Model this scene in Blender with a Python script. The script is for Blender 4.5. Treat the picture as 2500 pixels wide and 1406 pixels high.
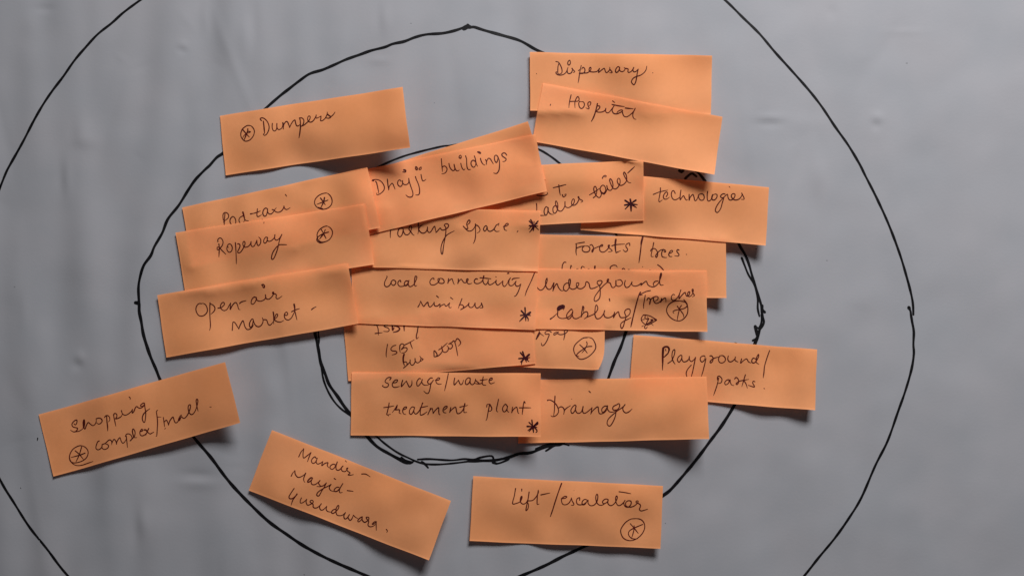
import bpy, math, random
import numpy as np

for _o in list(bpy.data.objects):
    bpy.data.objects.remove(_o, do_unlink=True)
scene = bpy.context.scene
COL = scene.collection

# ------------------------------------------------------------------ camera, light, exposure
S = 0.000168            # metres on the paper for one unit of the traced plan
CAM_H = 0.36            # the phone is held this high above the paper
PW, PH = 2500.0, 1406.0

cam_d = bpy.data.cameras.new('camera')
cam = bpy.data.objects.new('camera', cam_d)
COL.objects.link(cam)
cam.location = (0, 0, CAM_H)
cam_d.sensor_width = 36.0
cam_d.lens = 36.0 * CAM_H / (PW * S)
cam_d.clip_start = 0.01
cam_d.clip_end = 50.0
scene.camera = cam

w = bpy.data.worlds.new('World')
scene.world = w
w.use_nodes = True
bg = w.node_tree.nodes['Background']
bg.inputs['Color'].default_value = (0.97, 0.95, 1.0, 1)
bg.inputs['Strength'].default_value = 0.055

def area(name, loc, target, sx, sy, power, color, spread=180):
    d = bpy.data.lights.new(name, 'AREA')
    d.shape = 'RECTANGLE'; d.size = sx; d.size_y = sy
    d.energy = power; d.color = color
    d.spread = math.radians(spread)
    o = bpy.data.objects.new(name, d)
    COL.objects.link(o)
    o.location = loc
    from mathutils import Vector
    o.rotation_euler = (Vector(target) - Vector(loc)).to_track_quat('-Z', 'Y').to_euler()
    return o
# the window: the only real light, beyond the top edge of the picture
area('window_light', (0.20, 0.60, 0.50), (0.27, -0.26, 0), 0.32, 0.20, 8.7, (1.0, 0.99, 1.0))

scene.render.engine = 'CYCLES'
scene.view_settings.view_transform = 'Standard'
scene.view_settings.look = 'None'
scene.view_settings.exposure = 0.0
scene.view_settings.gamma = 1.0
scene.cycles.max_bounces = 12
scene.cycles.diffuse_bounces = 6
scene.cycles.transmission_bounces = 8
scene.cycles.filter_width = 1.5

# ------------------------------------------------------------------ materials
def mat_base(name):
    m = bpy.data.materials.new(name); m.use_nodes = True
    nt = m.node_tree
    for n in list(nt.nodes): nt.nodes.remove(n)
    out = nt.nodes.new('ShaderNodeOutputMaterial')
    return m, nt, out

def noise_mix(nt, c1, c2, scale, detail=3, rough=0.55, lo=0.35, hi=0.65, offset=None):
    tc = nt.nodes.new('ShaderNodeTexCoord')
    mp = nt.nodes.new('ShaderNodeMapping')
    if offset: mp.inputs['Location'].default_value = offset
    nz = nt.nodes.new('ShaderNodeTexNoise')
    nz.inputs['Scale'].default_value = scale
    nz.inputs['Detail'].default_value = detail
    nz.inputs['Roughness'].default_value = rough
    cr = nt.nodes.new('ShaderNodeValToRGB')
    cr.color_ramp.elements[0].position = lo; cr.color_ramp.elements[0].color = (*c1, 1)
    cr.color_ramp.elements[1].position = hi; cr.color_ramp.elements[1].color = (*c2, 1)
    nt.links.new(tc.outputs['Object'], mp.inputs['Vector'])
    nt.links.new(mp.outputs['Vector'], nz.inputs['Vector'])
    nt.links.new(nz.outputs['Fac'], cr.inputs['Fac'])
    return cr, mp

def fibre_bump(nt, mp, scale, strength, dist):
    nz = nt.nodes.new('ShaderNodeTexNoise')
    nz.inputs['Scale'].default_value = scale
    nz.inputs['Detail'].default_value = 6
    b = nt.nodes.new('ShaderNodeBump')
    b.inputs['Strength'].default_value = strength
    b.inputs['Distance'].default_value = dist
    nt.links.new(mp.outputs['Vector'], nz.inputs['Vector'])
    nt.links.new(nz.outputs['Fac'], b.inputs['Height'])
    return b

def make_chart_paper():
    m, nt, out = mat_base('chart_paper')
    cr, mp = noise_mix(nt, (0.302, 0.308, 0.329), (0.328, 0.326, 0.345), 28, 4)
    p = nt.nodes.new('ShaderNodeBsdfPrincipled')
    p.inputs['Roughness'].default_value = 0.75
    p.inputs['Specular IOR Level'].default_value = 0.25
    b = fibre_bump(nt, mp, 900, 0.25, 0.0001)
    nt.links.new(cr.outputs['Color'], p.inputs['Base Color'])
    nt.links.new(b.outputs['Normal'], p.inputs['Normal'])
    nt.links.new(p.outputs['BSDF'], out.inputs['Surface'])
    return m

def make_note_paper():
    m, nt, out = mat_base('orange_note_paper')
    cr, mp = noise_mix(nt, NOTE_C1, NOTE_C2, 22, 3)
    p = nt.nodes.new('ShaderNodeBsdfPrincipled')
    p.inputs['Roughness'].default_value = 0.7
    p.inputs['Specular IOR Level'].default_value = 0.2
    t = nt.nodes.new('ShaderNodeBsdfTranslucent')
    t.inputs['Color'].default_value = (1.0, 0.30, 0.10, 1)
    mx = nt.nodes.new('ShaderNodeMixShader'); mx.inputs[0].default_value = 0.27
    b = fibre_bump(nt, mp, 1100, 0.2, 0.00008)
    nt.links.new(cr.outputs['Color'], p.inputs['Base Color'])
    nt.links.new(b.outputs['Normal'], p.inputs['Normal'])
    nt.links.new(p.outputs['BSDF'], mx.inputs[1])
    nt.links.new(t.outputs['BSDF'], mx.inputs[2])
    # light is scattered once per sheet: seen from inside the sheet the far skin lets it straight out
    # paper fibres and a slightly different batch of colour for each sheet
    fz = nt.nodes.new('ShaderNodeTexNoise'); fz.inputs['Scale'].default_value = 650; fz.inputs['Detail'].default_value = 5
    nt.links.new(mp.outputs['Vector'], fz.inputs['Vector'])
    oi = nt.nodes.new('ShaderNodeObjectInfo')
    mr = nt.nodes.new('ShaderNodeMapRange'); mr.inputs['To Min'].default_value = 0.975; mr.inputs['To Max'].default_value = 1.015
    nt.links.new(oi.outputs['Random'], mr.inputs['Value'])
    ml = nt.nodes.new('ShaderNodeMath'); ml.operation = 'MULTIPLY_ADD'; ml.inputs[1].default_value = 0.10; ml.inputs[2].default_value = -0.05
    nt.links.new(fz.outputs['Fac'], ml.inputs[0])
    ad = nt.nodes.new('ShaderNodeMath'); ad.operation = 'ADD'
    nt.links.new(mr.outputs['Result'], ad.inputs[0]); nt.links.new(ml.outputs[0], ad.inputs[1])
    hs = nt.nodes.new('ShaderNodeHueSaturation')
    nt.links.new(ad.outputs[0], hs.inputs['Value']); nt.links.new(cr.outputs['Color'], hs.inputs['Color'])
    nt.links.new(hs.outputs['Color'], p.inputs['Base Color'])
    geo = nt.nodes.new('ShaderNodeNewGeometry')
    tr = nt.nodes.new('ShaderNodeBsdfTransparent')
    m2 = nt.nodes.new('ShaderNodeMixShader')
    nt.links.new(geo.outputs['Backfacing'], m2.inputs[0])
    nt.links.new(mx.outputs['Shader'], m2.inputs[1])
    nt.links.new(tr.outputs['BSDF'], m2.inputs[2])
    nt.links.new(m2.outputs['Shader'], out.inputs['Surface'])
    return m
NOTE_C1 = (0.90, 0.360, 0.142)
NOTE_C2 = (0.95, 0.400, 0.172)

def make_ink(name, c1, c2, rough, scale=260):
    m, nt, out = mat_base(name)
    cr, mp = noise_mix(nt, c1, c2, scale, 2)
    p = nt.nodes.new('ShaderNodeBsdfPrincipled')
    p.inputs['Roughness'].default_value = rough
    p.inputs['Specular IOR Level'].default_value = 0.15
    nt.links.new(cr.outputs['Color'], p.inputs['Base Color'])
    nt.links.new(p.outputs['BSDF'], out.inputs['Surface'])
    return m

M_PAPER = make_chart_paper()
M_NOTE = make_note_paper()
M_PEN = make_ink('brown_pen_ink', (0.048, 0.003, 0.002), (0.090, 0.007, 0.004), 0.6)
M_THICK = make_ink('dark_pen_ink', (0.022, 0.002, 0.004), (0.045, 0.003, 0.006), 0.55)
M_MARK = make_ink('black_marker_ink', (0.003, 0.003, 0.004), (0.007, 0.006, 0.007), 0.5)

# ------------------------------------------------------------------ heights (in plan units, 1 unit = S metres)
_rng = np.random.RandomState(11)
_W = []
for _i in range(26):       # vertical buckles of the big sheet
    lx = _rng.uniform(75, 260); ly = _rng.uniform(700, 2200)
    _W.append((2*math.pi/lx, 2*math.pi/ly*_rng.choice([-1, 1]), _rng.uniform(0, 6.28), 0.0042*lx*_rng.uniform(.5, 1.1)))
_B = []
for _i in range(34):       # short random cockles
    l = _rng.uniform(70, 330); a = _rng.uniform(0, 3.14)
    _B.append((2*math.pi/l*math.cos(a), 2*math.pi/l*math.sin(a), _rng.uniform(0, 6.28), 0.0019*l*_rng.uniform(.4, 1)))
# single dents and creases: x, y, radius x, radius y, height
DENTS = [(2142, 288, 13, 12, 1.6), (2138, 306, 10, 12, -1.4), (1880, 288, 34, 9, 1.2), (1880, 302, 30, 10, -1.2),
         (195, 872, 12, 14, 1.8), (188, 892, 12, 12, -1.8), (447, 112, 9, 10, 1.4), (446, 124, 8, 8, -1.6),
         (200, 325, 26, 30, 2.2), (180, 322, 18, 40, -1.6), (205, 345, 30, 16, 1.2), (940, 50, 14, 30, 1.6),
         (925, 40, 12, 34, -1.2), (925, 148, 26, 8, 1.0), (352, 1275, 16, 34, 2.0), (330, 1290, 14, 60, -1.8),
         (480, 1160, 40, 12, -1.6), (485, 1178, 46, 14, 1.6), (108, 22, 24, 7, -1.4), (75, 60, 22, 30, 1.2),
         (2210, 78, 46, 5, .7), (2030, 30, 10, 16, -.9), (1965, 300, 50, 20, .8), (60, 760, 14, 50, 1.5),
         (165, 440, 12, 40, 1.7), (148, 430, 12, 40, -1.2), (500, 40, 10, 40, 1.6), (600, 90, 14, 50, 1.6),
         (620, 60, 14, 50, -1.4), (2000, 430, 20, 40, 1.2), (1990, 500, 20, 50, -1.2), (2120, 980, 40, 90, 1.6)]

_C = []
for _i in range(150):      # long thin buckles and short creases, mostly upright, each where it happens to be
    _C.append((_rng.uniform(-100, 2600), _rng.uniform(-80, 1480), _rng.uniform(12, 34), _rng.uniform(45, 190),
               math.radians(_rng.normal(4, 14)), _rng.choice([-1, 1])*_rng.uniform(.35, 1.5)))
for _i in range(60):       # little handling dents
    _C.append((_rng.uniform(-100, 2600), _rng.uniform(-80, 1480), _rng.uniform(6, 12), _rng.uniform(10, 34),
               _rng.uniform(0, 3.1), _rng.choice([-1, 1])*_rng.uniform(.15, .5)))

def paper_z(px, py):
    px = np.asarray(px, float); py = np.asarray(py, float)
    left = 0.62 + 0.75/(1+np.exp((px-900)/260.0))          # the left half is more buckled
    z = np.zeros_like(px)
    for kx, ky, ph, a in _W:
        z = z + a*np.sin(kx*px+ky*py+ph)*left*0.85
    for kx, ky, ph, a in _B:
        z = z + a*np.sin(kx*px+ky*py+ph)*0.55
    for x, y, rx, ry, an, h in _C:
        ca, sa = math.cos(an), math.sin(an)
        u = ((px-x)*ca+(py-y)*sa)/rx; v = (-(px-x)*sa+(py-y)*ca)/ry
        q = u*u+v*v
        z = z + np.where(q < 9, h*np.exp(-q), 0)*(0.6+0.6/(1+np.exp((x-1100)/300.0)))
    for x, y, rx, ry, h in DENTS:
        z = z + 1.3*h*np.exp(-((px-x)/rx)**2-((py-y)/ry)**2)
    fade = np.clip(1.6-np.maximum(np.abs(px-1250)/1500, np.abs(py-703)/900), 0, 1)
    return z*fade

def world(px, py, z):
    """plan position seen at (px, py), lying z units above the paper datum"""
    px = np.asarray(px, float); py = np.asarray(py, float); z = np.asarray(z, float)
    k = (CAM_H - z*S)/CAM_H
    return np.stack([(px-PW/2)*S*k, (PH/2-py)*S*k, z*S], -1)

def link_mesh(name, verts, faces, mat, parent=None, origin=(0, 0, 0), smooth=True):
    me = bpy.data.meshes.new(name)
    v = np.asarray(verts, float) - np.asarray(origin, float)
    me.from_pydata(v.tolist(), [], faces)
    me.materials.append(mat)
    if smooth:
        me.polygons.foreach_set('use_smooth', [True]*len(me.polygons))
    me.update()
    o = bpy.data.objects.new(name, me)
    COL.objects.link(o)
    if parent is not None:
        o.parent = parent
    else:
        o.location = origin
    return o

# ------------------------------------------------------------------ pen strokes as thin raised ribbons
def catmull(pts, step):
    P = np.array(pts, float)
    if len(P) == 1:
        P = np.array([P[0]-(0.5, 0.2), P[0]+(0.5, 0.2)])
    if len(P) == 2:
        n = max(2, int(np.linalg.norm(P[1]-P[0])/step)+1)
        t = np.linspace(0, 1, n)[:, None]
        return P[0]*(1-t)+P[1]*t
    closed = np.linalg.norm(P[0]-P[-1]) < 0.01
    A = np.vstack([P[-2] if closed else 2*P[0]-P[1], P, P[1] if closed else 2*P[-1]-P[-2]])
    out = []
    for i in range(1, len(A)-2):
        p0, p1, p2, p3 = A[i-1], A[i], A[i+1], A[i+2]
        d = np.linalg.norm(p2-p1)
        n = max(2, int(d/step)+1)
        # limit tangents on very uneven spacing
        m1 = (p2-p0)*0.5; m2 = (p3-p1)*0.5
        for m in (m1, m2):
            L = np.linalg.norm(m)
            if L > 1.3*d: m *= 1.3*d/L
        for t in np.linspace(0, 1, n, endpoint=False):
            t2 = t*t; t3 = t2*t
            out.append((2*t3-3*t2+1)*p1+(t3-2*t2+t)*m1+(-2*t3+3*t2)*p2+(t3-t2)*m2)
    out.append(P[-1])
    return np.array(out)

def ribbon(curve, width, rng, taper=0.55, wob=0.08):
    """outline points (2D) of a stroke with round ends; returns verts2d, faces"""
    C = curve
    keep = [0]
    for i in range(1, len(C)):
        if np.linalg.norm(C[i]-C[keep[-1]]) > 0.15: keep.append(i)
    C = C[keep]
    if len(C) < 2: C = np.array([C[0], C[0]+(0.6, 0.2)])
    T = np.gradient(C, axis=0)
    T /= (np.linalg.norm(T, axis=1)[:, None]+1e-9)
    N = np.stack([-T[:, 1], T[:, 0]], -1)
    n = len(C)
    s = np.linspace(0, 1, n)
    L = np.sum(np.linalg.norm(np.diff(C, axis=0), axis=1))
    w = np.full(n, width*0.5)
    ph = rng.uniform(0, 6.28, 3)
    arc = s*L
    w = w*(1+wob*np.sin(arc/7.0+ph[0])+wob*.7*np.sin(arc/17.0+ph[1]))
    if taper < 1:                                  # the pen lifts at the end
        e = np.clip((1-s)*L/10.0, 0, 1)
        w = w*(taper+(1-taper)*e)
    V = []; F = []
    # start cap, body, end cap (a row is left, centre, right)
    def row(c, nn, hw):
        V.append(c+nn*hw); V.append(c); V.append(c-nn*hw)
    for a in (0.98, 0.7):
        row(C[0]-T[0]*w[0]*a, N[0], w[0]*math.sqrt(max(0.0, 1-a*a)))
    for i in range(n): row(C[i], N[i], w[i])
    for a in (0.7, 0.98):
        row(C[-1]+T[-1]*w[-1]*a, N[-1], w[-1]*math.sqrt(max(0.0, 1-a*a)))
    for i in range(len(V)//3-1):
        a = i*3
        F.append((a, a+1, a+4, a+3)); F.append((a+1, a+2, a+5, a+4))
    return np.array(V), F

def ink_object(name, strokes, width, zfun, mat, parent, origin, lift=0.30, step=2.0, taper=0.55, seed=0):
    """strokes: list of (points, width or None); zfun(px,py)->top surface height"""
    rng = np.random.RandomState(seed)
    VV = []; FF = []; off = 0
    for k, (pts, wd) in enumerate(strokes):
        c = catmull(pts, step)
        v, f = ribbon(c, wd or width, rng, taper)
        ctr = np.tile([0, 1, 0], len(v)//3)
        z = zfun(v[:, 0], v[:, 1]) + lift*(0.75+0.25*ctr) + 0.012*(k+1)
        VV.append(world(v[:, 0], v[:, 1], z))
        FF += [tuple(i+off for i in q) for q in f]
        off += len(v)
    return link_mesh(name, np.concatenate(VV), FF, mat, parent, origin)

def parse(txt, ox, oy, sc):
    out = []
    for st in txt.split(';'):
        st = st.strip()
        if not st: continue
        wd = None
        tk = st.split()
        if tk[0][0] == '@':
            ox, oy, sc = (float(q) for q in tk[0][1:].split(','))
            continue
        if tk[0][0] == 'w':
            wd = float(tk[0][1:]); tk = tk[1:]
        pts = []
        for t in tk:
            a, b = t.split(',')
            pts.append((ox+float(a)/sc, oy+float(b)/sc))
        out.append((pts, wd))
    return out

# ------------------------------------------------------------------ the big sheet of chart paper
def graded(lo, hi, c0, c1, fine, coarse_n):
    a = np.linspace(lo, c0, coarse_n, endpoint=False)
    b = np.linspace(c0, c1, int((c1-c0)/fine)+1)
    c = np.linspace(c1, hi, coarse_n+1)[1:]
    return np.concatenate([a, b, c])
gx = graded(-5200, 7700, -120, 2620, 7.0, 26)
gy = graded(-4200, 5600, -100, 1506, 7.0, 22)
GX, GY = np.meshgrid(gx, gy)
Z = paper_z(GX, GY)
pv = np.stack([(GX-PW/2)*S, (PH/2-GY)*S, Z*S], -1).reshape(-1, 3)
nx, ny = len(gx), len(gy)
idx = np.arange(nx*ny).reshape(ny, nx)
pf = np.stack([idx[:-1, :-1], idx[1:, :-1], idx[1:, 1:], idx[:-1, 1:]], -1).reshape(-1, 4)
paper = link_mesh('chart_paper', pv, pf.tolist(), M_PAPER)
paper['kind'] = 'structure'
paper['label'] = 'large sheet of pale grey chart paper, slightly buckled, drawn with three rough black circles'
# ------------------------------------------------------------------ black marker drawing on the sheet
def P(s):
    return [tuple(float(q) for q in t.split(',')) for t in s.split()]

OUTER = [
 (P('2219,751 2223,760 2224,768 2227,786 2231,810 2230,840 2231,865 2225,903 2210,955 2193,1003 2167,1076 2137,1136 2103,1214 2072,1265 2038,1313 1999,1360 1965,1403 1900,1480 1790,1590 1640,1700 1420,1810 1180,1855 900,1830 640,1740 420,1620 270,1510 165,1404 116,1341 72,1286 35,1228 0,1170 -50,1060 -85,930 -88,780 -60,620 -30,530 0,458 15,421 26,400 43,370 60,339 82,296 105,256 128,222 154,188 182,148 211,114 239,84 273,57 302,31 344,0 450,-75 600,-160 820,-235 1100,-270 1380,-220 1600,-120 1700,-57 1769,0 1812,42 1854,83 1892,128 1930,170 1975,221 2007,262 2039,310 2071,355 2098,400 2112,428 2140,483 2170,549 2197,621 2215,681 2225,720 2229,744 2230,768'), 6.3),
 (P('2219,751 2220,753'), 10.5),
]
MIDDLE = [
 (P('1140,66 1132,68 1112,75 1081,82 1041,85 1013,92 987,102 959,108 939,116 907,124 879,134 845,146 816,159 788,171 756,181 731,198 705,218 682,236 651,263 615,295 585,330 546,373 529,385 512,404 500,415 477,439 459,465 436,502 410,535 396,569 377,602 368,624 351,648 342,676 338,702 339,731 340,744'), 7.2),
 (P('331,739 339,741 340,761 345,786 350,816 359,846 368,872 381,902 391,927 410,965 440,1018 474,1068 514,1115 549,1162 578,1196 621,1240 658,1274 699,1303 739,1330 784,1355 826,1375 868,1393 898,1406 960,1432 1060,1450 1160,1445 1220,1428 1270,1406 1330,1380 1375,1357 1420,1336 1500,1295 1565,1250 1619,1209 1637,1195 1669,1159 1702,1119 1734,1076 1763,1037 1794,987 1812,950 1826,905 1836,865 1843,839 1850,821 1855,803'), 8.2),
 (P('1855,803 1862,794 1865,785 1862,773 1860,761 1858,743 1852,725 1844,698 1836,672 1828,644 1818,620 1806,600 1788,560 1758,500 1722,443 1705,422'), 6.6),
 (P('1142,62 1148,67 1158,67 1183,75 1226,87 1269,100 1303,119 1323,129 1390,162 1460,205 1540,262 1610,328 1660,385 1705,422'), 7.6),
 (P('1133,70 1141,66 1148,67'), 11.5),
 (P('331,739 336,741'), 9.5),
 (P('1811,630 1818,648 1827,670 1840,692 1847,712 1850,731 1850,753 1854,772'), 5.2),
 (P('1811,630 1812,632'), 7),
 (P('1861,746 1861,756 1867,762'), 7.5),
 (P('1859,768 1860,778 1858,790 1852,802'), 5),
 (P('1844,797 1846,806 1848,818'), 8), (P('1844,798 1854,801'), 5), (P('1838,831 1848,825 1852,812'), 6.5),
 (P('1659,417 1664,420 1668,416'), 8.5), (P('1673,436 1682,428 1690,424 1700,431'), 6.5),
]
INNER = [
 (P('909,415 930,405 956,393 988,381 1020,372 1052,364 1084,357 1101,356 1160,347 1230,344 1290,355 1317,366 1338,378 1360,394 1400,428 1450,482 1503,570 1530,640 1541,710 1537,770 1530,807 1516,846 1500,882 1485,922 1455,985 1415,1045 1371,1084 1353,1088 1333,1100'), 5.4),
 (P('909,415 868,450 825,510 795,590 776,680 769,750 769,810 773,830 778,856 783,885 794,913 804,939 824,967 840,991 856,1012 874,1038 893,1061 920,1089 950,1107 976,1121 992,1129 1006,1128'), 8.2),
 (P('779,740 777,810 779,830 777,846'), 4.2),
 (P('784,886 785,900 790,927 800,953 814,977 830,995 851,1011 880,1030 915,1061 943,1085 972,1105 999,1118 1017,1126 1039,1132 1073,1133 1118,1129 1151,1124 1173,1117'), 5.2),
 (P('1530,804 1516,846 1500,882 1485,924'), 8),
 (P('1020,1121 1050,1120 1100,1123 1133,1120 1158,1121 1174,1116 1201,1113 1207,1129 1219,1130 1241,1121 1243,1116'), 5.4),
 (P('1144,1125 1174,1124 1207,1123 1241,1116 1268,1107 1297,1104 1330,1091 1364,1081 1374,1076'), 7.6),
 (P('1030,1127 1038,1133 1045,1141'), 6),
 (P('1308,1095 1330,1086 1350,1080'), 4.5), (P('1353,1088 1371,1083 1380,1084 1389,1087'), 4.2),
 (P('980,1116 990,1123 1004,1127'), 5), (P('1204,1128 1212,1131'), 8), (P('985,1124 1000,1131 1012,1124'), 4.5),
]
for k, (st, lab) in enumerate([(OUTER, 'largest black marker circle, thin line running out of the picture'),
                               (MIDDLE, 'middle black marker circle with a blob at its top and its left'),
                               (INNER, 'smallest black marker circle, gone over twice, mostly under the notes')]):
    st = [(p_, w_*0.97) for p_, w_ in st]
    o = ink_object('marker_circle', st, 7, paper_z, M_MARK, paper, (0, 0, 0), lift=0.22, step=3.0, taper=0.85, seed=k)
    o['label'] = lab
SPECKS = [(P('92,1069 91,1075'), 3.6), (P('50,1190 51,1192'), 2.4), (P('1003,58 1004,58'), 2.2), (P('1845,608 1848,607'), 2.4),
          (P('1060,252 1061,252'), 1.8), (P('1624,1276 1625,1277'), 2.0), (P('742,1401 744,1403'), 2.2), (P('1794,836 1799,837'), 2.2),
          (P('2018,636 2020,636'), 1.8), (P('35,700 36,701'), 1.8), (P('1574,431 1575,430'), 2.2), (P('2212,155 2216,155'), 1.6)]
for k, s in enumerate(SPECKS):
    ink_object('ink_speck', [s], 2, paper_z, M_MARK, paper, (0, 0, 0), lift=0.15, seed=40+k)

# ------------------------------------------------------------------ sticky notes
THK = 0.62              # sheet thickness, plan units (about 0.1 mm)
GAP = 0.55
def edge_knots(n, e):
    k = np.linspace(0, 1, n)
    return np.unique(np.round(np.concatenate([k, e, 1-np.array(e)]), 6))
KU = edge_knots(62, [0.003, 0.007, 0.011]); KV = edge_knots(21, [0.008, 0.018, 0.030])
NU, NV = len(KU)-1, len(KV)-1
LIFT = 1.1
CURL = 8.0
RES = 3.0
hx = np.arange(-30, 2560, RES); hy = np.arange(-30, 1440, RES)
HX, HY = np.meshgrid(hx, hy)
TOP = paper_z(HX, HY)
COVER = np.zeros_like(TOP, bool)

def cubic_grid(ctrl, U, V):
    """smooth interpolation of a 3 x 5 control grid (rows top, middle, bottom)"""
    C = np.array(ctrl, float)
    def cr(vals, t):               # natural-ish Catmull-Rom on uniform knots; vals (...,n), t in 0..1
        n = vals.shape[-1]
        x = np.clip(t, 0, 1)*(n-1); i = np.minimum(x.astype(int), n-2); f = x-i
        pad = np.concatenate([2*vals[..., :1]-vals[..., 1:2], vals, 2*vals[..., -1:]-vals[..., -2:-1]], -1)
        p0, p1, p2, p3 = (pad[..., i], pad[..., i+1], pad[..., i+2], pad[..., i+3])
        return p1+0.5*f*(p2-p0+f*(2*p0-5*p1+4*p2-p3+f*(3*(p1-p2)+p3-p0)))
    R = np.stack([cr(C[r], U) for r in range(C.shape[0])], -1)   # shape U + (rows,)
    n = R.shape[-1]
    x = np.clip(V, 0, 1)*(n-1); i = np.minimum(x.astype(int), n-2); f = x-i
    pad = np.concatenate([2*R[..., :1]-R[..., 1:2], R, 2*R[..., -1:]-R[..., -2:-1]], -1)
    g = lambda j: np.take_along_axis(pad, (i+j)[..., None], -1)[..., 0]
    p0, p1, p2, p3 = g(0), g(1), g(2), g(3)
    return p1+0.5*f*(p2-p0+f*(2*p0-5*p1+4*p2-p3+f*(3*(p1-p2)+p3-p0)))

def bil(Q, U, V):
    Q = np.array(Q, float)          # TL TR BR BL
    U = np.asarray(U)[..., None]; V = np.asarray(V)[..., None]
    return Q[0]*(1-U)*(1-V)+Q[1]*U*(1-V)+Q[2]*U*V+Q[3]*(1-U)*V

def inv_bil(Q, px, py):
    Q = np.array(Q, float)
    U = np.full(np.shape(px), 0.5); V = np.full(np.shape(px), 0.5)
    for _ in range(7):
        p = bil(Q, U, V)
        ex = px-p[..., 0]; ey = py-p[..., 1]
        du = (Q[1]-Q[0])*(1-V[..., None])+(Q[2]-Q[3])*V[..., None]
        dv = (Q[3]-Q[0])*(1-U[..., None])+(Q[2]-Q[1])*U[..., None]
        det = du[..., 0]*dv[..., 1]-du[..., 1]*dv[..., 0]
        U = U+(ex*dv[..., 1]-ey*dv[..., 0])/det
        V = V+(du[..., 0]*ey-du[..., 1]*ex)/det
    return U, V

def sample_max(px, py, r=1):
    i = np.clip(((py-hy[0])/RES).round().astype(int), r, len(hy)-1-r)
    j = np.clip(((px-hx[0])/RES).round().astype(int), r, len(hx)-1-r)
    m = TOP[i, j]
    for a in range(-r, r+1):
        for b in range(-r, r+1):
            m = np.maximum(m, TOP[i+a, j+b])
    return m

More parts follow.
